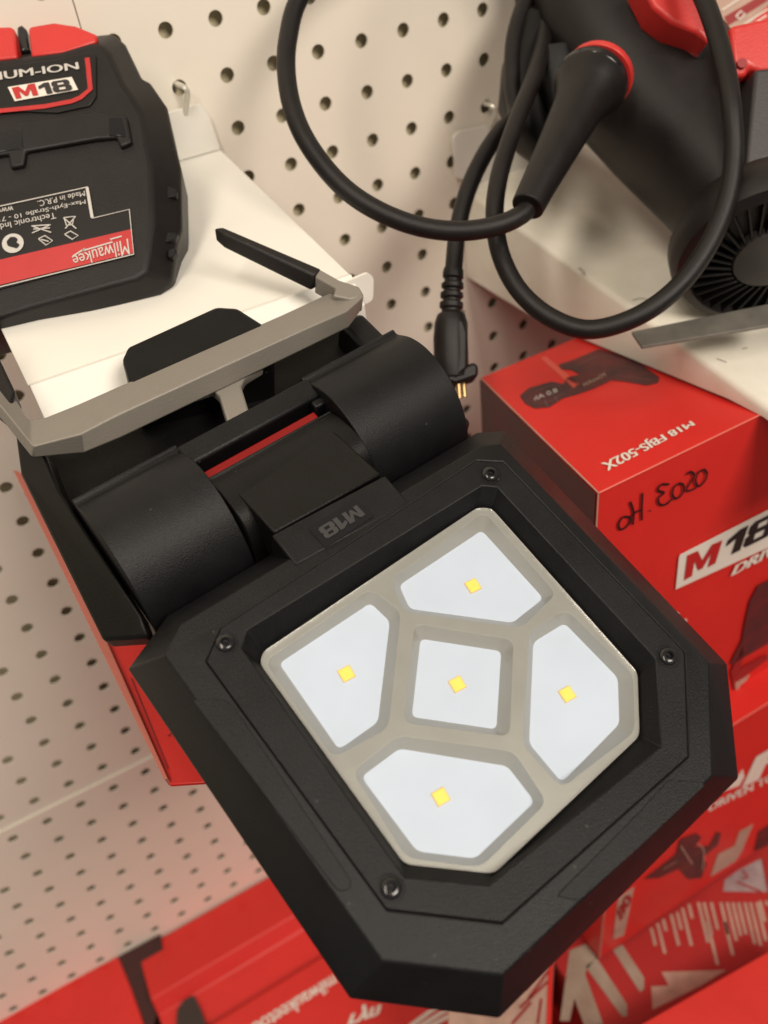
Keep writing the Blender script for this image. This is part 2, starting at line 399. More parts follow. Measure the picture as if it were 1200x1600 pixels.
# reflector plate with five cells
def z7(q): return [(350 + x*0.58333, 750 + y*0.58333) for x, y in q]
CELLS = [
 (z7([(149, 492), (392, 331), (443, 380), (411, 648), (308, 721)]), z7([(109, 486), (392, 291), (474, 352), (441, 664), (293, 743)]), (541.5, 1052), 'left cell'),
 (z7([(470, 283), (690, 137), (854, 318), (772, 382), (498, 345)]), z7([(447, 266), (698, 85), (890, 304), (797, 396), (481, 353)]), (739.5, 914.5), 'far cell'),
 (z7([(527, 427), (741, 460), (728, 667), (504, 634)]), z7([(511, 384), (776, 428), (765, 687), (481, 650)]), (715, 1068.5), 'centre cell'),
 (z7([(829, 436), (912, 385), (1053, 530), (1057, 653), (904, 809), (818, 706)]), z7([(817, 406), (917, 346), (1096, 520), (1101, 674), (905, 825), (801, 712)]), (887, 1084), 'right cell'),
 (z7([(369, 796), (470, 721), (758, 768), (831, 862), (673, 1013), (518, 994)]), z7([(344, 781), (466, 684), (776, 727), (865, 863), (688, 1037), (489, 1012)]), (689, 1244.5), 'near cell')]
mb = MB(); pl3 = rnd(hp(PLATE, 0.0042), 0.002); lips = [rnd(hp(c[1], 0.0050), 0.0030, 5) for c in CELLS]
plo = rnd(hp(PLATE, 0.0050), 0.002)
mb.holed(plo, [list(l) for l in lips])
A_ = mb.ring(plo); B_ = mb.ring([p - HN*0.002 for p in plo]); mb.bridge(A_, B_)
for c, lp in zip(CELLS, lips):
    fl = rnd(hp(c[0], 0.0), 0.0018, 5); a1 = mb.ring(lp); a2 = mb.ring(fl); mb.bridge(a1, a2)
refl = mb.build('reflector', M_REFL, wl, bevel=0.00045, seg=3)
for c in CELLS:
    fl = rnd(hp([(x, y) for x, y in c[0]], 0.0002), 0.0018, 5)
    ctr = sum(fl, Vector())/len(fl); fl = [ctr + (p-ctr)*1.03 for p in fl]
    cell = MB().prism(fl, HN*-0.0006).build('led_board', M_CELL, wl, smooth=False)
    k = H.pt(c[2], 0.0009); s = 0.00185
    ph = math.radians(8)
    ua = HU*math.cos(ph)+HV*math.sin(ph); va = -HU*math.sin(ph)+HV*math.cos(ph)
    MB().prism([k+ua*i*s*1.12+va*j*s*1.12 - HN*0.0002 for i, j in ((-1,-1),(1,-1),(1,1),(-1,1))], HN*-0.0006).build('chip_base', M_CHIPB, cell, smooth=False)
    MB().prism([k+ua*i*s+va*j*s for i, j in ((-1,-1),(1,-1),(1,1),(-1,1))], HN*-0.0004).build('led_chip', M_CHIP, cell, bevel=0.0001)
lp = rnd(hp(PLATE, 0.0058), 0.001); ctr = sum(lp, Vector())/len(lp)
MB().prism([ctr+(p-ctr)*0.996 for p in lp], HN*-0.0004).build('clear_lens', M_LENS, wl, smooth=False)
# screws
for q in [(352, 1005), (766, 741), (1044, 1026), (611, 1388)]:
    c = H.pt(q, 0.0119); R_ = 0.00285
    mb = MB()
    def ringc(r, o, n=24): return [c + HU*math.cos(2*math.pi*k/n)*r + HV*math.sin(2*math.pi*k/n)*r + HN*o for k in range(n)]
    mb.loft([ringc(R_*1.02, -0.0012), ringc(R_, 0.0004), ringc(R_*0.9, 0.0009), ringc(R_*0.62, 0.00125), ringc(R_*0.42, 0.0013), ringc(R_*0.40, 0.0002), ringc(R_*0.30, -0.0004), ], False, True)
    sc = mb.build('screw', M_GLOSSB, wl, angle=50)
    mb = MB().tube([c - HN*0.0005, c + HN*0.0007], R_*0.16, 8).build('security_pin', M_GLOSSB, sc)
    # a countersunk ring round the screw
    mb = MB(); a1 = mb.ring(ringc(R_*1.25, 0.00012)); a2 = mb.ring(ringc(R_*1.02, -0.0006)); mb.bridge(a1, a2)
    mb.build('screw_seat', M_GLOSSB, sc)

# ---- body behind the head
def lbox(name, a0, a1, v0, v1, o0, o1, material, parent, bevel=0.001, top=1.0):
    q = [hl(a0, v0, o0), hl(a1, v0, o0), hl(a1, v1, o0), hl(a0, v1, o0)]
    return MB().loft([q, [hl(a0, v0, o1), hl(a1, v0, o1), hl(a1, v1, o1), hl(a0, v1, o1)]]).build(name, material, parent, bevel=bevel)
# trough floor and outer walls
deck_px = [(15, 668), (60, 700), (300, 640), (540, 516), (576, 531), (684, 579), (714, 618), (727, 690), (640, 740), (217, 962)]
body_o = [hl(-0.0660, -0.158, -0.022), hl(0.0715, -0.150, -0.022), hl(0.0735, -0.075, -0.022), hl(-0.066, -0.086, -0.022)]
body_t = [p - HN*0.030 for p in body_o]
MB().loft([body_o, [p - HN*0.026 for p in body_o]]).build('body_housing', M_BLACK2, wl, bevel=0.002)
# left and right side rails of the body
rl = [H.pt(q, o_) for q, o_ in [((22, 668), -.006), ((32, 742), -.013), ((160, 1001), -.015), ((232, 996), -.008), ((219, 962), -.0045), ((94, 768), -.002), ((72, 712), -.003)]]
MB().loft([[p - HN*0.009 + HU*0.002 for p in rl], rl]).build('side_rail', M_BLACK2, wl, bevel=0.0012)
pts = [hl(0.060, -0.142, -0.008), hl(0.0705, -0.140, -0.008), hl(0.0725, -0.075, -0.008), hl(0.060, -0.075, -0.007)]
MB().loft([[p - HN*0.032 + HU*0.001 for p in pts], pts]).build('side_rail', M_BLACK, wl, bevel=0.0018)
# battery pack plugged in behind the grey bar
bat = [H.pt(q, 0.001) for q in [(190, 560), (199, 541), (338, 478), (371, 480), (415, 508), (430, 560), (205, 610)]]
MB().loft([[p - HN*0.032 for p in bat], bat]).build('battery_hump', M_BLACK2, wl, bevel=0.0015)
# grey frame bar, arms and centre post
BT = [(45, 655), (513, 458)]
back = [H.pt(q, 0.006) for q in [(22, 618), (46, 655), (70, 661), (120, 642), (513, 458), (507, 445), (489, 428)]]
ridge = [H.pt(q, 0.009) for q in [(12, 655), (52, 697), (128, 672), (180, 648), (541, 485), (571, 461), (556, 436), (505, 421)]]
mb = MB()
def bar(path_back, path_ridge, path_front, path_low):
    rings = []
    for a, b_, c_, d_ in zip(path_back, path_ridge, path_front, path_low): rings.append([a, b_, c_, d_])
    mb.loft(rings)
# stations along the bar: (back edge, ridge, lower front edge)
ST = [((-25, 560), (-40, 590), (-45, 605)), ((20, 618), (5, 640), (2, 655)), ((44, 655), (52, 698), (50, 715)), ((70, 652), (128, 677), (132, 708)), ((120, 632), (182, 648), (190, 684)),
      ((300, 553), (350, 571), (356, 604)), ((440, 492), (480, 512), (486, 541)), ((507, 461), (541, 486), (545, 512)), ((528, 452), (570, 462), (562, 488))]
rings = []
for bk, rd, fr in ST:
    B3 = H.pt(bk, 0.0005); R3 = H.pt(rd, 0.006); F3 = H.pt(fr, -0.0015); G3 = F3 - HN*0.008; K3 = B3 - HN*0.010
    G3 = F3.lerp(B3, 0.25) - HN*0.003; K3 = B3 - HN*0.003
    rings.append([B3, R3, F3, G3, K3])
mb.loft(rings)
frame = mb.build('support_frame', M_GREY, wl, bevel=0.0007, seg=3, angle=25)
elb = [H.pt(q, 0.0052) for q in [(500, 420), (530, 437), (561, 447), (569, 461), (548, 468), (520, 462), (525, 450), (492, 432)]]
MB().prism(elb, HN*-0.009).build('frame_elbow', M_GREY, wl, bevel=0.0008, seg=3)
post = [H.pt(q, -0.0018) for q in [(300, 618), (330, 607), (342, 617), (356, 662), (390, 645), (377, 603), (383, 590), (412, 572), (395, 540), (292, 590)]]
MB().prism(post, HN*-0.005).build('frame_post', M_GREY, wl, bevel=0.0008)
# rubber grip on the arm that reaches over the shelf
g0, g1 = [(333, 357), (345, 353), (506, 421), (497, 427)], None
top = [H.pt(q, 0.0065) for q in [(334, 358), (347, 354), (507, 420), (500, 424), (490, 428)]]
gtop = [H.pt(q, 0.005) for q in [(334, 356), (348, 354), (503, 420), (491, 430), (352, 367)]]
glow = [H.pt(q, -0.001) for q in [(337, 376), (350, 372), (500, 446), (486, 455), (350, 388)]]
MB().loft([glow, gtop]).build('frame_grip', M_RUB, wl, bevel=0.0009, seg=2)
lgrip = [H.pt(q, 0.003) for q in [(-60, 500), (-20, 520), (24, 612), (12, 650), (-50, 600)]]
MB().loft([[p - HN*0.010 for p in lgrip], lgrip]).build('frame_grip', M_RUB, wl, bevel=0.001)
# barrels (hinge housings), axis along HU
def barrel(name, a0, a1, vc, oc, r, material, ang0=-60, ang1=200, n=26, skirt=0.03, bevel=0.0012, a0b=None, a1b=None):
    prof = []
    for k in range(n+1):
        t = math.radians(ang0 + (ang1-ang0)*k/n); prof.append((vc - r*math.cos(t), oc + r*math.sin(t)))
    mb = MB()
    ra = [hl(a0, v, o) for v, o in prof]; rb = [hl(a1, v, o) for v, o in prof]
    return mb.loft([ra, rb]).build(name, material, wl, bevel=bevel, angle=40)
HP = [(-.1215, -.030), (-.1215, -.002), (-.118, .0005), (-.111, .0055), (-.103, .0080), (-.095, .0076), (-.088, .0052), (-.082, .0010), (-.077, -.0045), (-.0735, -.011), (-.0715, -.020), (-.0710, -.034)]
def fender(name, a0, a1, prof, material, bevel=0.0011):
    sm = [(p.x, p.y) for p in spline([Vector((v_, o_, 0)) for v_, o_ in prof], 5)]
    return MB().loft([[hl(a0, v_, o_) for v_, o_ in sm], [hl(a1, v_, o_) for v_, o_ in sm]]).build(name, material, wl, bevel=bevel, angle=40)
fender('hinge_housing', -0.0625, -0.0240, HP, M_BLACK)
fender('hinge_housing', 0.0275, 0.0700, HP, M_BLACK)
fender('hinge_core', -0.0235, 0.0270, [(-.1026, -.030), (-.1026, -.0002), (-.1005, .0026), (-.095, .0052), (-.088, .0062), (-.082, .0052), (-.077, .0005), (-.0735, -.008), (-.0715, -.024), (-.071, -.034)], M_BLACK2)
# cross beam behind the hinge with its dark red window
lbox('cross_beam', -0.0250, 0.0285, -0.1185, -0.1095, -0.02, 0.0030, M_BLACK, wl, 0.0012)
lbox('beam_end', 0.0235, 0.0290, -0.1095, -0.1060, -0.02, 0.0022, M_BLACK, wl, 0.0008)
lbox('red_window', -0.0232, 0.0232, -0.1068, -0.1030, -0.02, -0.0004, M_REDDK, wl, 0.0004)
# neck strap joining the head and the hinge core
nk = [H.pt(q, o_) for q, o_ in [((352, 748), .0028), ((500, 656), .0028), ((530, 680), .0070), ((596, 740), .0113), ((428, 833), .0113), ((374, 772), .0070)]]
MB().loft([[p - HN*0.018 for p in nk], nk]).build('neck', M_BLACK2, wl, bevel=0.0008)
nk2 = hp([(424, 836), (602, 742), (640, 786), (462, 884)], 0.0120)
MB().loft([[p - HN*0.016 for p in nk2], nk2]).build('neck_flange', M_BLACK, wl, bevel=0.0007)
NP = Pl(HC + HN*0.0120, HN)
bd = sheet('badge_plate', NP, [(482, 825), (556, 778), (585, 805), (508, 856)], M_GLOSSB, wl, off=0.0005, thick=0.0004, r=0.0006)
glyphs('lettering', 'M18', NP, [(557, 789), (496, 826), (510, 843), (571, 804)], mat('badge_letter_plastic', (0.035, 0.033, 0.035), 0.5), bd, off=0.0008)

# ------------------------------------------------------------ battery pack on the left shelf
ba, bphi = math.radians(-17), math.radians(52)
BE = Vector((math.cos(ba), math.sin(ba), 0)); BG = Vector((math.sin(ba), -math.cos(ba), 0))
BD = Vector((0, 0, -1))*math.cos(bphi) + BG*math.sin(bphi); BN = BE.cross(BD) * -1
if BN.dot(RF) > 0: BN = -BN
base = Pl((0, 0, 0.1435), (0, -math.sin(TL), math.cos(TL))).pt((150, 478))
base = CAM + (base - CAM)*0.968
B = Pl(base, BN)
bt = empty('tool_battery', base, 'large black and red cordless tool battery standing on the left shelf', 'battery')
def bpx(q, o): return [B.pt(a, o) for a in q]
sil = [(-70, 540), (-70, 98), (45, 82), (95, 73), (150, 55), (178, 52), (196, 68), (222, 122), (235, 128), (261, 166), (274, 226), (283, 262), (285, 358), (277, 385), (270, 440), (250, 458), (150, 487), (60, 505)]
fr_ = [(-75, 520), (-75, 104), (45, 90), (92, 84), (140, 70), (158, 70), (172, 86), (192, 132), (205, 150), (222, 180), (230, 228), (236, 262), (238, 352), (234, 380), (228, 425), (212, 436), (140, 456), (60, 478)]
c_ = lambda pts: sum(pts, Vector())/len(pts)
A1, A2 = bpx(fr_, 0.0), bpx(sil, -0.010)
A3 = [c_(A2) + (p - c_(A2))*0.97 - BN*0.022 for p in A2]; A4 = [c_(A2) + (p-c_(A2))*0.86 - BN*0.032 for p in A2]
MB().loft([A4, A3, A2, A1]).build('case', M_RUB, bt, bevel=0.0016, seg=3)
# red clip caps on top
for q in ([(-60, 48), (-10, 42), (16, 41), (22, 44), (27, 90), (-60, 100)], [(44, 46), (47, 41), (84, 35), (118, 40), (152, 54), (150, 66), (100, 82), (49, 88)]):
    t_ = bpx(q, -0.0005); MB().loft([[p - BN*0.024 for p in t_], t_]).build('red_cap', M_REDP, bt, bevel=0.0012)
t_ = bpx([(26, 42), (34, 38), (42, 46), (46, 78), (28, 80)], -0.006); MB().loft([[p-BN*0.01 for p in t_], t_]).build('cap_rib', M_GLOSSB, bt, bevel=0.0008)
# step between the upper label panel and the lower one, latches and side ribs
up = bpx([(-70, 170), (-70, 112), (90, 92), (144, 80), (150, 86), (151, 150), (140, 165), (90, 176)], 0.0009)
MB().loft([[p-BN*0.0012 for p in up], up]).build('upper_panel', M_LABEL, bt, bevel=0.0004)
strokes('red_line', B, [[(-70, 180), (0, 173), (70, 166), (112, 158), (126, 152), (141, 139), (138, 105), (136, 90)]], M_LABR, bt, w=0.0010, off=0.0013)
text('lettering', 'LITHIUM-ION', B, [(-68, 134), (123, 108), (121, 97), (-70, 121)], M_LABW, bt, off=0.0013, bold=0.02)
pl = sheet('badge', B, [(23, 158), (122, 140), (112, 120), (12, 136)], M_WPRINT, bt, off=0.0014)
glyphs('lettering', 'M', B, [(25, 154), (60, 148), (54, 130), (18, 137)], M_LABR, pl, off=0.0018)
glyphs('lettering', '18', B, [(64, 148), (114, 140), (107, 123), (58, 131)], M_BPRINT, pl, off=0.0018)
band = bpx([(-70, 200), (60, 186), (150, 172), (198, 180), (206, 222), (188, 230), (182, 214), (150, 217), (40, 236), (37, 258), (16, 262), (13, 240), (-70, 252)], 0.0022)
MB().loft([[p-BN*0.004 for p in band], band]).build('step_band', M_RUB, bt, bevel=0.0010, seg=3)
for q in ([(-30, 206), (34, 200), (36, 232), (-30, 242)], [(168, 184), (192, 182), (196, 214), (184, 212), (170, 212)]):
    t_ = bpx(q, 0.0025); MB().loft([[p-BN*0.002 for p in t_], t_]).build('latch', M_GLOSSB, bt, bevel=0.0003)
for q in ([(240, 300), (262, 290), (276, 296), (276, 306), (256, 311), (241, 310)], [(244, 370), (262, 362), (278, 364), (274, 374), (256, 380), (245, 378)], [(262, 390), (272, 386), (277, 392), (270, 402), (262, 402)]):
    t_ = bpx(q, -0.0052); MB().loft([[p-BN*0.004 for p in t_], t_]).build('side_recess', M_BLACK2, bt, bevel=0.0004)
lab = sheet('label', B, [(-70, 305), (137, 292), (143, 340), (202, 327), (209, 397), (-70, 470)], M_LABEL, bt, off=0.0006)
strokes('label_border', B, [[(-70, 337), (0, 322), (137, 292), (144, 341), (202, 327), (209, 397), (0, 448), (-70, 467)]], M_LABW, lab, w=0.00022, off=0.0010)
strokes('label_edge_block', B, [[(136, 293), (144, 340)]], M_LABW, lab, w=0.0006, off=0.0011)
sheet('red_band', B, [(-70, 422), (205, 358), (208, 395), (-70, 462)], M_LABR, lab, off=0.0009)
text('lettering', 'Milwaukee', B, [(201, 372), (112, 400), (116, 417), (203, 397)], M_LABW, lab, off=0.0013, bold=0.01, shear=-0.1)
strokes('underline_bolt', B, [[(190, 369), (172, 374), (176, 378), (128, 392), (133, 388), (114, 400)]], M_LABW, lab, w=0.0003, off=0.0013)
for s_, q in (('Made in P.R.C.', [(132, 298), (58, 314), (60, 323), (133, 306)]), ('Max-Eyth-Straße 10 - 713', [(133, 310), (-12, 340), (-10, 349), (134, 318)]), ('Techtronic Industries', [(86, 332), (-40, 358), (-38, 367), (88, 341)]), ('www.', [(20, 321), (-10, 327), (-9, 333), (21, 328)])):
    text('lettering', s_, B, q, M_LABW, lab, off=0.0010, bold=0.0)
strokes('symbol', B, [[(99, 340), (119, 357)], [(102, 357), (118, 338)], [(100, 340), (116, 338), (113, 351), (104, 352), (100, 340)], [(49, 353), (80, 363)], [(50, 364), (79, 351)], [(49, 353), (79, 351)], [(52, 358), (78, 356)],
        [(101, 366), (110, 361), (122, 368), (113, 374), (101, 366)], [(60, 373), (70, 368), (82, 376), (72, 383), (60, 373)], [(64, 374), (76, 377)]], M_LABW, lab, w=0.00022, off=0.0010)
cc = B.pt((20, 380), 0.0010)
mb = MB(); mb.face(mb.ring([cc + BE*0.0042*math.cos(2*math.pi*k/28) + BD*0.0042*math.sin(2*math.pi*k/28) for k in range(28)])); mb.build('symbol_disc', M_LABW, lab, smooth=False)
sheet('symbol_head', B, [(12, 384), (10, 377), (16, 370), (24, 370), (28, 374), (25, 378), (31, 382), (26, 388), (20, 386)], M_LABEL, lab, off=0.0013, r=0.0006)

# ------------------------------------------------------------ corded tool on the right shelf
tl = empty('power_tool', (0.36, -0.15, 0.07), 'black and red corded power tool with vented round motor end on the right shelf', 'power tool')
def blob(path, name, material, n=28, bevel=0.0, parent=None, squash=1.0):
    """path of (px, py, depth, radius px along across, radius depth)"""
    P_ = [(DP(a, b_, d), rp*d/F, rd) for a, b_, d, rp, rd in path]; rings = []
    for i, (p, r, rd) in enumerate(P_):
        t = (P_[min(i+1, len(P_)-1)][0] - P_[max(i-1, 0)][0]).normalized()
        w = (RF - t*RF.dot(t)).normalized(); s_ = t.cross(w)
        ring = []
        for k in range(n):
            a = 2*math.pi*k/n; ca, sa = math.cos(a), math.sin(a); ex = 0.75
            ring.append(p + s_*r*math.copysign(abs(ca)**ex, ca) + w*rd*math.copysign(abs(sa)**ex, sa))
        rings.append(ring)
    return MB().loft(rings).build(name, material, parent or tl, bevel=bevel, angle=50)
body_ = blob([(900, -160, .47, 100, .030), (920, -60, .465, 110, .032), (950, 30, .46, 118, .034), (1000, 110, .455, 124, .035), (1060, 180, .45, 120, .035), (1115, 245, .44, 112, .034), (1160, 300, .43, 106, .032), (1185, 335, .425, 100, .03)], 'tool_housing', M_RUB)
# motor end with cooling ribs: disc seen obliquely
MC = DP(1204, 400, .398); ax = (RD*0.87 - RF*0.49).normalized()
e1 = RX - ax*RX.dot(ax); e1.normalize(); e2 = ax.cross(e1)
if e2.dot(RD) < 0: e2 = -e2
def mring(r, o, n=48, sq=1.0): return [MC + e1*math.cos(2*math.pi*k/n)*r + e2*math.sin(2*math.pi*k/n)*r*sq + ax*o for k in range(n)]
R0 = 0.0425
MB().loft([mring(R0*0.90, -0.020), mring(R0, -0.012), mring(R0, -0.004), mring(R0*0.95, 0.001), mring(R0*0.84, 0.003), mring(R0*0.82, -0.002), mring(R0*0.36, -0.002)]).build('motor_end', M_RUB, tl, angle=40)
mb = MB()
for k in range(34):
    a = 2*math.pi*k/34; d1 = e1*math.cos(a)+e2*math.sin(a)*1.0; tdir = (e1*-math.sin(a)+e2*math.cos(a)*1.0).normalized()
    p0, p1 = MC + d1*R0*0.40, MC + (e1*math.cos(a+.22)+e2*math.sin(a+.22)*1.0)*R0*0.84
    w_ = tdir*0.0006
    mb.prism([p0-w_-ax*0.002, p1-w_-ax*0.002, p1+w_-ax*0.002, p0+w_-ax*0.002], ax*0.0042)
mb.build('cooling_ribs', M_BLACK2, tl, bevel=0.0002)
MB().loft([mring(R0*0.40, -0.002), mring(R0*0.38, 0.0025), mring(R0*0.30, 0.0035)]).build('motor_cap', mat('grey_motor_cap', (0.030, 0.028, 0.027), 0.5, bump=0.3, bscale=900), tl, angle=30)
# grey side panel at the right, red shells and the screw hole
def tprism(name, px, depth, thick, material, bevel=0.0015, parent=None):
    q = [DP(a, b_, depth) for a, b_ in px]; return MB().prism(q, RF*thick).build(name, material, parent or tl, bevel=bevel, seg=3)
tprism('side_panel', [(1180, 108), (1260, 100), (1260, 335), (1200, 314), (1172, 303), (1163, 290)], .395, .02, mat('grey_side_panel', (0.030, 0.026, 0.028), 0.5, bump=0.3, bscale=900))
tprism('red_shell', [(995, -40), (1085, -40), (1105, 40), (1109, 68), (1088, 50), (1050, 35), (1020, 10)], .402, .02, M_REDP, 0.002)
tprism('red_shell', [(1140, 40), (1230, 20), (1230, 110), (1185, 112), (1172, 104), (1168, 118), (1150, 120)], .400, .02, M_REDP, 0.002)
bl0 = root_loc(body_)
def surf(px, py):
    bpy.context.view_layer.update()
    ok, p_, n_, _ = body_.ray_cast(CAM - bl0, ray(px, py).normalized())
    return (p_ + bl0, n_) if ok else (DP(px, py, .41), -RF)
c0, n0 = surf(1089, 80)
MB().tube([c0 - n0*0.002, c0 + n0*0.0003], 0.0042, 24).build('screw_hole', M_GLOSSB, tl)
c0 = DP(1160, 98, .398); MB().tube([c0, c0 + RF*0.003], 0.0022, 16).build('screw_boss', M_REDD, tl)
# cable boot with flared collar and red ring
bp_ = [(926, 126, .405, 56), (920, 138, .402, 56), (915, 147, .400, 48), (905, 166, .396, 40), (887, 201, .390, 36), (866, 242, .383, 32), (841, 290, .376, 28), (824, 324, .372, 26)]
path = [DP(a, b_, d) for a, b_, d, r in bp_]; rad = [r*d/F for a, b_, d, r in bp_]
boot = MB().tube(path, rad, 32).build('cable_boot', M_RUB, tl, angle=50, bevel=0.0006)
dirb = (path[0]-path[2]).normalized()
rc = path[0] + dirb*0.0005 + RX*0.0020 - RD*0.0008
MB().tube([rc, rc+dirb*0.0035], [rad[0]*0.97, rad[0]*0.97], 36).build('red_ring', M_REDP, boot, bevel=0.0005)
MB().tube([path[0]-dirb*0.0015, path[0]-dirb*0.005], [rad[0]*1.03, rad[0]*1.0], 36).build('boot_collar', M_GLOSSB, boot, bevel=0.0008)
# cable: leaves the boot, big loop out to the left and over the top, comes down at the right, second loop, up behind and down to the plug
cab = [(832, 312, .375), (815, 335, .372), (775, 353, .37), (720, 361, .37), (660, 355, .37), (600, 334, .37), (545, 300, .37), (500, 252, .372), (466, 195, .375), (449, 130, .38), (450, 60, .385), (475, -15, .39),
       (560, -110, .40), (720, -180, .41), (900, -190, .405), (1030, -110, .395), (1085, -30, .388), (1112, 30, .382), (1132, 100, .375), (1143, 170, .37), (1146, 250, .37), (1132, 325, .37), (1100, 395, .37), (1052, 455, .37), (990, 497, .372), (920, 515, .376), (860, 496, .38), (812, 455, .384), (783, 400, .388), (773, 340, .392), (778, 285, .397), (793, 230, .405), (815, 170, .415), (838, 110, .43), (852, 40, .45),
       (842, -20, .455), (822, 0, .455), (803, 60, .45), (800, 130, .445), (805, 180, .44), (782, 205, .43), (755, 245, .425), (730, 300, .42), (715, 360, .416), (709, 420, .412), (708, 450, .41)]
seg1 = spline([DP(*c) for c in cab], 8)
# radius: 16 px at .375
cable = MB().tube(seg1, 0.0041, 18).build('cable', M_RUB, tl, angle=60)
prp = [(709, 420, 15.5), (708, 427, 16.5), (708, 434, 16.5), (707.5, 436, 13), (707, 441, 13), (707, 443, 17.5), (707, 450, 17.5), (706.5, 452, 13.5), (706.5, 456, 13.5), (706, 458, 18), (706, 465, 18), (706, 467, 14), (705.5, 471, 14), (705.5, 473, 18.5), (705, 481, 18.5), (705, 483, 15), (705, 487, 15), (705, 492, 22), (705, 505, 26), (704, 530, 27), (705, 560, 27), (706, 578, 26), (707, 590, 24)]
plug = MB().tube([DP(a, b_, .41) for a, b_, r in prp], [r*.41/F for a, b_, r in prp], 24).build('plug', M_RUB, tl, angle=50, bevel=0.0002)
q = [DP(a, b_, .403) for a, b_ in [(712, 500), (724, 497), (731, 520), (730, 575), (712, 590), (706, 560), (704, 525)]]
MB().prism(q, RF*0.006).build('plug_grip', M_RUB, plug, bevel=0.0012)
q = [DP(a, b_, .405) for a, b_ in [(664, 574), (676, 567), (690, 575), (718, 574), (741, 565), (748, 572), (747, 588), (728, 595), (712, 600), (668, 590)]]
MB().prism(q, RF*0.018).build('plug_face', M_RUB, plug, bevel=0.002)
MB().tube([DP(716, 594, .409), DP(718, 622, .409)], 0.0012, 10).build('plug_pin', M_BRASS, plug)
MB().tube([DP(724, 594, .415), DP(726, 620, .415)], 0.0012, 10).build('plug_pin', M_BRASS, plug)
# dark pipe-like rear parts of the tool behind the boot
blob([(838, 40, .462, 28, .014), (822, 110, .462, 38, .016), (815, 160, .46, 36, .016), (832, 215, .458, 28, .014), (850, 240, .455, 16, .012)], 'rear_guard', M_BLACK2)
blob([(862, 90, .45, 34, .014), (870, 150, .45, 30, .014), (866, 176, .45, 16, .010)], 'rear_guard', M_BLACK2)

# carton behind the tool, top right
rp = Pl(DP(1150, 30, .50), -RF)
cb = empty('tool_carton', DP(1180, 60, .52), 'red carton with pale specification label behind the power tool, top right', 'box', 'red tool cartons')
MB().prism([DP(a, b_, .50) for a, b_ in [(1040, -150), (1290, -150), (1290, 190), (1120, 190)]], RF*0.05).build('carton', M_RED, cb, bevel=0.001)
sheet('label', rp, [(1122, 40), (1090, -40), (1240, -70), (1212, -5), (1160, 50)], M_TAN, cb, off=0.0006)
sheet('label_block', rp, [(1138, 40), (1210, -6), (1204, -16), (1132, 26)], M_REDD, cb, off=0.0010)
strokes('label_text', rp, [[(1152, 45), (1200, 14)], [(1160, 48), (1198, 24)], [(1128, 16), (1180, -18)], [(1150, 25), (1158, 17), (1164, 22), (1156, 30), (1150, 25)]], M_WPRINT, cb, w=0.0004, off=0.0014)

# ------------------------------------------------------------ red cartons on the right
def PLT(tilt, z): return Pl((0, 0, z), (0, -math.sin(math.radians(tilt)), math.cos(math.radians(tilt))))
TA = PLT(-8, 0.014)
ca = empty('tool_carton', (0.26, -0.2, -0.17), 'tall red carton with handwritten marker note between the work light and the right shelf', 'box', 'red tool cartons')
a_bl, a_fl, a_br = TA.pt((750, 590)), TA.pt((935, 770)), TA.pt((872, 534))
a_fr = TA.pt((1200, 638)); a_br = TA.pt((905, 517))
fy = a_fl.y
a_fr = a_fl + Vector((0.24, 0.001, 0.0))
top = [a_bl, a_fl, a_fr, a_bl + Vector((0.21, 0.002, 0.0))]
bot = [Vector((a_bl.x, a_bl.y, -0.172)), Vector((a_fl.x, a_fl.y, -0.172)), Vector((a_fr.x, a_fr.y, -0.172)), Vector((a_bl.x+0.21, a_bl.y, -0.172))]
MB().loft([bot, top]).build('carton', M_RED, ca, bevel=0.0006)
SL = Pl(a_fl + Vector((-0.0003, 0, 0)), (a_bl - a_fl).cross(Vector((0, 0, 1))))
if SL.n.x > 0: SL.n = -SL.n
mbs = MB().prism([a_bl + Vector((-0.0004, -0.0005, -0.001)), a_fl + Vector((-0.0004, 0.001, -0.001)), a_fl + Vector((-0.0004, 0.001, -0.17)), a_bl + Vector((-0.0004, -0.0005, -0.17))], (-0.0002, 0, 0)).build('shaded_printed_side', mat('shaded_maroon_print', (0.10, 0.012, 0.012), 0.45, col2=(0.05, 0.008, 0.008), vscale=35), ca, smooth=False)  # dark print that also has this side's shade put into its colour
MB().tube([a_fl + Vector((0.0, -0.0002, 0.0)), a_fr + Vector((0, -0.0002, 0))], 0.00035, 6).build('crease', mat('worn_fold_highlight', (0.75, 0.16, 0.12), 0.5), ca)  # pale line with the crease's highlight painted into its colour
MB().tube([a_bl, a_fl, a_fl - Vector((0, 0, 0.10))], 0.00035, 6).build('cut_edge', M_TAN, ca)
FA = YP(fy - 0.0006)
def TAo(n, q, mtl, **k): return sheet(n, TA, q, mtl, ca, **k)
# printed tool picture on the top face
TAo('printed_tool', [(812, 618), (826, 606), (862, 596), (880, 600), (885, 590), (905, 585), (893, 578), (878, 577), (872, 570), (900, 560), (935, 545), (990, 560), (1031, 590), (1028, 598), (1010, 602), (975, 596), (955, 594), (930, 606), (905, 615), (880, 622), (858, 636), (835, 638), (820, 630)], M_PHOTO, r=0.001)
strokes('printed_highlight', TA, [[(836, 612), (862, 602), (876, 604)], [(832, 630), (856, 628), (882, 614)], [(900, 572), (938, 556), (980, 566)], [(960, 586), (990, 590), (1016, 594)], [(850, 624), (856, 636)], [(866, 618), (872, 628)]], M_SCUFF2, ca, w=0.00022, off=0.0006, smooth=True)
TAo('printed_stripe', [(845, 560), (852, 556), (905, 600), (896, 606)], mat('lighter_red_print', (0.72, 0.10, 0.07), 0.4))
text('lettering', '8.0 Ah', TA, [(872, 612), (836, 626), (833, 620), (869, 606)], M_LABW, ca, bold=0.0)
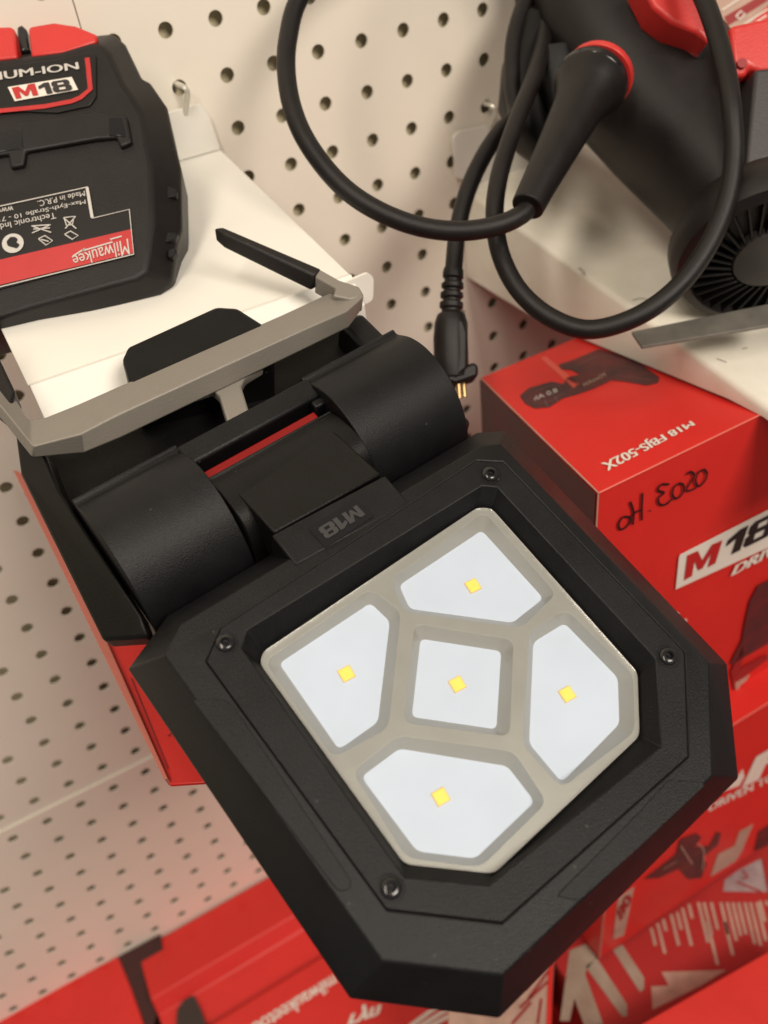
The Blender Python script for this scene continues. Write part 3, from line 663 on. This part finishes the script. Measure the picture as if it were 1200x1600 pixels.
text('lettering', 'Milwaukee', TA, [(948, 588), (912, 604), (909, 598), (944, 582)], M_TAN, ca, bold=0.0)
text('lettering', 'M18 FBJS-502X', TA, [(1076, 656), (936, 720), (950, 736), (1086, 664)], M_WPRINT, ca, bold=0.03, off=0.0007)
# marker note, big badge and product line on the front face
strokes('marker_note', FA, [
    [(985, 808), (974, 808), (967, 818), (969, 827), (978, 824), (985, 814), (984, 807)],
    [(985, 784), (990, 800), (989, 820)], [(1004, 770), (1003, 792), (1003, 813)], [(987, 806), (996, 799), (1004, 797)],
    [(1015, 799), (1017, 797)],
    [(1046, 757), (1034, 757), (1028, 766), (1038, 770), (1029, 778), (1031, 788), (1041, 788), (1050, 780)],
    [(1062, 755), (1053, 762), (1051, 774), (1058, 779), (1067, 770), (1068, 758), (1061, 755)],
    [(1073, 742), (1079, 737), (1085, 743), (1079, 754), (1072, 766), (1080, 766), (1088, 762)],
    [(1101, 733), (1091, 739), (1087, 752), (1092, 760), (1101, 752), (1105, 740), (1100, 733)]], M_MARK, ca, w=0.00056, off=0.0003, smooth=True)
bg = sheet('badge', FA, [(1056, 921), (1061, 872), (1063, 867), (1230, 782), (1230, 842)], M_WPRINT, ca, off=0.0004)
glyphs('lettering', 'M', FA, [(1069, 907), (1118, 880), (1129, 844), (1074, 868)], M_LABR, bg, off=0.0008)
glyphs('lettering', '18', FA, [(1128, 874), (1204, 836), (1220, 795), (1140, 836)], M_BPRINT, bg, off=0.0008)
text('lettering', 'DRIVEN', FA, [(1143, 900), (1248, 846), (1252, 830), (1148, 884)], M_WPRINT, ca, off=0.0005, bold=0.04, shear=0.15)
sheet('printed_tool', FA, [(1140, 1040), (1160, 1000), (1163, 980), (1172, 940), (1185, 915), (1215, 900), (1240, 900), (1240, 990), (1200, 1006)], M_PHOTO, ca, off=0.0004, r=0.001)
text('lettering', 'Li', FA, [(1054, 962), (1070, 974), (1074, 968), (1058, 956)], M_WPRINT, ca, off=0.0004)
sheet('printed_foot', FA, [(1148, 1080), (1142, 1050), (1160, 1010), (1166, 1012), (1156, 1045), (1200, 1022), (1200, 1030), (1165, 1056)], M_REDD, ca, off=0.0004)
sheet('printed_blade', FA, [(1150, 1085), (1149, 1068), (1172, 1054), (1166, 1064), (1158, 1070)], M_TAN, ca, off=0.0006)

cbx = empty('tool_carton', (0.28, -0.22, -0.38), 'red carton with large white word and DRIVEN slogan below the handwritten one', 'box', 'red tool cartons')
fyB = fy - 0.018; FB = YP(fyB); 
bl_ = FB.pt((937, 1490)); br_ = FB.pt((1182, 1337)); tl_ = FB.pt((1152, 1128))
zt = tl_.z; zb = (bl_.z + br_.z)/2; x0 = bl_.x
MB().box((x0, fyB, zb), (x0+0.30, fyB+0.20, zt)).build('carton', M_RED, cbx, bevel=0.0006)
MB().tube([Vector((x0, fyB-0.0001, zt)), Vector((x0+0.3, fyB-0.0001, zt))], 0.0004, 6).build('crease', M_FOLD, cbx)
MB().tube([Vector((x0, fyB-0.0001, zt)), Vector((x0, fyB-0.0001, zb))], 0.0004, 6).build('cut_edge', M_TAN, cbx)
MB().tube([Vector((x0, fyB-0.0001, zb)), Vector((x0+0.3, fyB-0.0001, zb))], 0.0005, 6).build('crease', M_REDD, cbx)
text('lettering', 'FUEL', FB, [(1166, 1228), (1400, 1107), (1420, 1042), (1176, 1186)], M_WPRINT, cbx, off=0.0005, bold=0.05, shear=0.15)
text('lettering', 'DRIVEN TO OUTPERFORM', FB, [(1108, 1268), (1330, 1160), (1330, 1150), (1108, 1256)], M_WPRINT, cbx, off=0.0005, bold=0.03)
sheet('badge', FB, [(1056, 1252), (1075, 1240), (1130, 1222), (1154, 1212), (1161, 1202), (1163, 1214), (1155, 1228), (1120, 1240), (1108, 1248)], M_WPRINT, cbx, off=0.0005)
sheet('printed_tool', FB, [(1006, 1374), (1030, 1356), (1056, 1335), (1062, 1312), (1088, 1302), (1096, 1308), (1085, 1324), (1108, 1322), (1120, 1300), (1127, 1302), (1122, 1320), (1098, 1340), (1104, 1350), (1096, 1372), (1075, 1374), (1060, 1358), (1030, 1372)], M_PHOTO, cbx, off=0.0005, r=0.0008)
strokes('printed_highlight', FB, [[(1064, 1322), (1074, 1338), (1082, 1350)], [(1036, 1358), (1058, 1346)], [(1090, 1318), (1100, 1330), (1098, 1360)]], M_TAN, cbx, w=0.0004, off=0.0009, smooth=True)
sheet('printed_flash', FB, [(1110, 1370), (1122, 1335), (1148, 1322), (1155, 1300), (1177, 1288), (1160, 1328), (1150, 1345)], M_TAN, cbx, off=0.0005)
sheet('label', FB, [(958, 1468), (966, 1402), (991, 1386), (982, 1430), (975, 1462)], M_TAN, cbx, off=0.0005)
text('lettering', '80', FB, [(970, 1440), (988, 1404), (978, 1398), (964, 1424)], M_REDD, cbx, off=0.0008, bold=0.04)
sheet('printed_tool', FB, [(1178, 1330), (1185, 1300), (1230, 1270), (1230, 1310)], M_PHOTO, cbx, off=0.0005)

cc_ = empty('tool_carton', (0.25, -0.3, -0.5), 'red carton lying flat, covered in pale text lines and big white strokes', 'box', 'red tool cartons')
zc = zb - 0.003; TC = ZP(zc)
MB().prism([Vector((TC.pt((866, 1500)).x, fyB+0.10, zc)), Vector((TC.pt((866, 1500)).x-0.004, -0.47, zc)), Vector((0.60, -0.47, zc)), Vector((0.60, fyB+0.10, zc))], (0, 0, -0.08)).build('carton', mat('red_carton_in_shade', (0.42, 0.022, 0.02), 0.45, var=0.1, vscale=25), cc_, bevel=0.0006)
def f4(q): return [(900 + x*.25, 1300 + y*.25) for x, y in q]
WS = [[(-40, 740), (60, 700), (130, 780), (60, 870), (60, 900), (170, 1200), (60, 1230), (-10, 1040), (-40, 1180), (-100, 1180)],
      [(60, 840), (130, 790), (320, 1080), (320, 1150), (290, 1155), (80, 870)],
      [(230, 735), (290, 705), (425, 910), (425, 980), (400, 1000)],
      [(535, 875), (940, 862), (780, 960), (620, 1040), (480, 1110), (470, 965), (580, 960)]]
for w_ in WS: sheet('printed_stroke', TC, f4(w_), mat('shaded_print', (0.42, 0.35, 0.27), 0.5, col2=(0.28, 0.20, 0.15), vscale=30) if w_ is not WS[3] else M_TAN, cc_, off=0.0005)
lines = []
for x, y0, y1 in [(470, 600, 710), (510, 570, 760), (545, 545, 620), (595, 515, 710), (632, 500, 610), (665, 475, 710), (705, 450, 540), (765, 440, 690), (800, 440, 640), (820, 560, 830), (845, 440, 610), (905, 440, 640), (930, 560, 770), (945, 440, 680), (980, 440, 650), (1015, 440, 640), (1055, 440, 700), (1090, 440, 710), (1130, 440, 680), (1150, 430, 560), (1190, 430, 460)]:
    lines.append(f4([(x, y0), (x + (y1-y0)*0.24, y1)]))
pts_lines = []
strokes('text_lines', TC, lines, M_TAN, cc_, w=0.0011, off=0.0006)
sheet('picture_panel', TC, f4([(920, 370), (930, 300), (1030, 230), (1160, 165), (1195, 375)]), mat('grey_picture_print', (0.45, 0.37, 0.36), 0.5, col2=(0.22, 0.16, 0.17), vscale=40), cc_, off=0.0006)
strokes('picture_lines', TC, [f4([(1000, 310), (1160, 375)]), f4([(1165, 165), (1200, 350)]), f4([(1040, 240), (1075, 280), (1040, 290)])], M_REDD, cc_, w=0.0008, off=0.0009)
cd_ = empty('tool_carton', (0.28, -0.36, -0.33), 'plain bright red carton at the bottom right corner, nearest the camera', 'box', 'red tool cartons')
zd = zc + 0.035; TD = ZP(zd)
d0, d1 = TD.pt((985, 1610)), TD.pt((1230, 1470))
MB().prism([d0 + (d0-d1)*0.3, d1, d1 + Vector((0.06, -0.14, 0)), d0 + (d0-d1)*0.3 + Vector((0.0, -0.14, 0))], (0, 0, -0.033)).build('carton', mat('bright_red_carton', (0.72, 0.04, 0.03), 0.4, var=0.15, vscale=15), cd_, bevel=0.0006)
ce_ = empty('tool_carton', (0.15, -0.28, -0.45), 'narrow carton with pale printed pattern under the near corner of the work light', 'box', 'red tool cartons')
ZE = ZP(zc+0.02)
MB().prism([ZE.pt(a) for a in [(700, 1560), (850, 1440), (866, 1490), (858, 1640), (700, 1700)]], (0, 0, -0.09)).build('carton', M_TAN, ce_, bevel=0.0006)
strokes('printed_lines', ZE, [[(820, 1545), (850, 1505)], [(826, 1560), (862, 1510)], [(812, 1575), (860, 1530)], [(840, 1600), (846, 1560)], [(800, 1600), (830, 1566)]], M_REDD, ce_, w=0.0008, off=0.0006)
strokes('printed_edge', ZE, [[(862, 1470), (856, 1640)]], M_RED, ce_, w=0.0016, off=0.0008)

# ------------------------------------------------------------ red tray below the body of the work light
tr = empty('display_box', (0.05, -0.2, 0.0), 'red open box under the back of the work light, one corner showing at the left', 'box')
ZT = ZP(0.022)
q = [ZT.pt(a) for a in [(60, 760), (265, 1226), (420, 1216), (330, 760)]]
MB().prism(q, (0, 0, -0.0015)).build('box_top', M_RED, tr, bevel=0.0004)
wp = [ZT.pt(a) for a in [(25, 740), (262, 1223), (268, 1222), (58, 752)]]
MB().loft([[p - Vector((0, 0, 0.002)) for p in wp], [p + Vector((-0.0006, 0, 0.003)) for p in wp]]).build('box_rim', M_PALE, tr, bevel=0.0003)  # paler red: the light on the panel's inner side is put into the colour
strokes('crease', ZT, [[(205, 1060), (262, 1200)], [(262, 1150), (272, 1142)]], M_REDD, tr, w=0.0003, off=0.0005)

# ------------------------------------------------------------ red packaging low down against the wall
pk = empty('red_package', (0.0, -0.08, -0.6), 'red package with stepped top and web address standing low against the wall', 'package', 'red packages at the foot of the wall')
ZL = ZP(-0.49)
def lx(px, py, z): return ZP(z).pt((px, py))
xa = lx(248, 1462, -0.49).x; xb = 0.30
y1 = lx(455, 1432, -0.47).y; y2 = lx(440, 1500, -0.485).y; y3 = lx(500, 1498, -0.47).y
prof = [(-0.004, -0.488), (y1, -0.470), (y1-0.010, -0.482), (y3+0.006, -0.484), (y3, -0.470), (y3-0.30, -0.475), (y3-0.30, -0.60), (-0.004, -0.60)]
MB().loft([[Vector((x, y, z)) for y, z in prof] for x in (lx(232, 1545, -0.478).x, xb)]).build('package_body', M_RED, pk, bevel=0.0015, seg=3, angle=30)
PT = Pl((0, y3, -0.470), (0, -0.0166, 1))
text('lettering', 'milwaukeetool.com', PT, [(521, 1522), (340, 1632), (352, 1652), (530, 1540)], M_WPRINT, pk, off=0.001, bold=0.02)
text('lettering', 'ryn', PT, [(556, 1574), (600, 1560), (590, 1586), (540, 1604)], M_WPRINT, pk, off=0.001, bold=0.03, shear=0.2)
strokes('printed_lines', PT, [[(640, 1604), (700, 1560)], [(652, 1606), (716, 1566)], [(664, 1608), (730, 1572)]], M_WPRINT, pk, w=0.0016, off=0.001)
p2 = empty('red_package', (-0.12, -0.05, -0.6), 'plain red package with a folded flap in the bottom left corner against the wall', 'package', 'red packages at the foot of the wall')
Z2 = -0.482
q = [lx(a, b_, Z2) for a, b_ in [(-60, 1625), (0, 1590), (184, 1494), (205, 1545), (226, 1604), (240, 1690), (-60, 1800)]]
MB().prism(q, (0, 0, -0.12)).build('package_body', M_RED, p2, bevel=0.001)
gp = [lx(a, b_, -0.4835) for a, b_ in [(180, 1497), (250, 1460), (262, 1520), (235, 1620), (210, 1600)]]
MB().prism(gp, (0, 0, -0.002)).build('gap_shade_sheet', mat('painted_gap_shade', (0.06, 0.015, 0.013), 0.7, var=0.3, vscale=40), p2, smooth=False)  # dark sheet across the gap, painting in the shade between the packages
dk = [lx(a, b_, -0.4768) for a, b_ in [(275, 1610), (277, 1578), (288, 1562), (303, 1555), (315, 1580), (330, 1625)]]
MB().prism(rnd(dk, 0.002), (0, 0, -0.001)).build('hang_hole', M_FLOOR, pk, smooth=False)
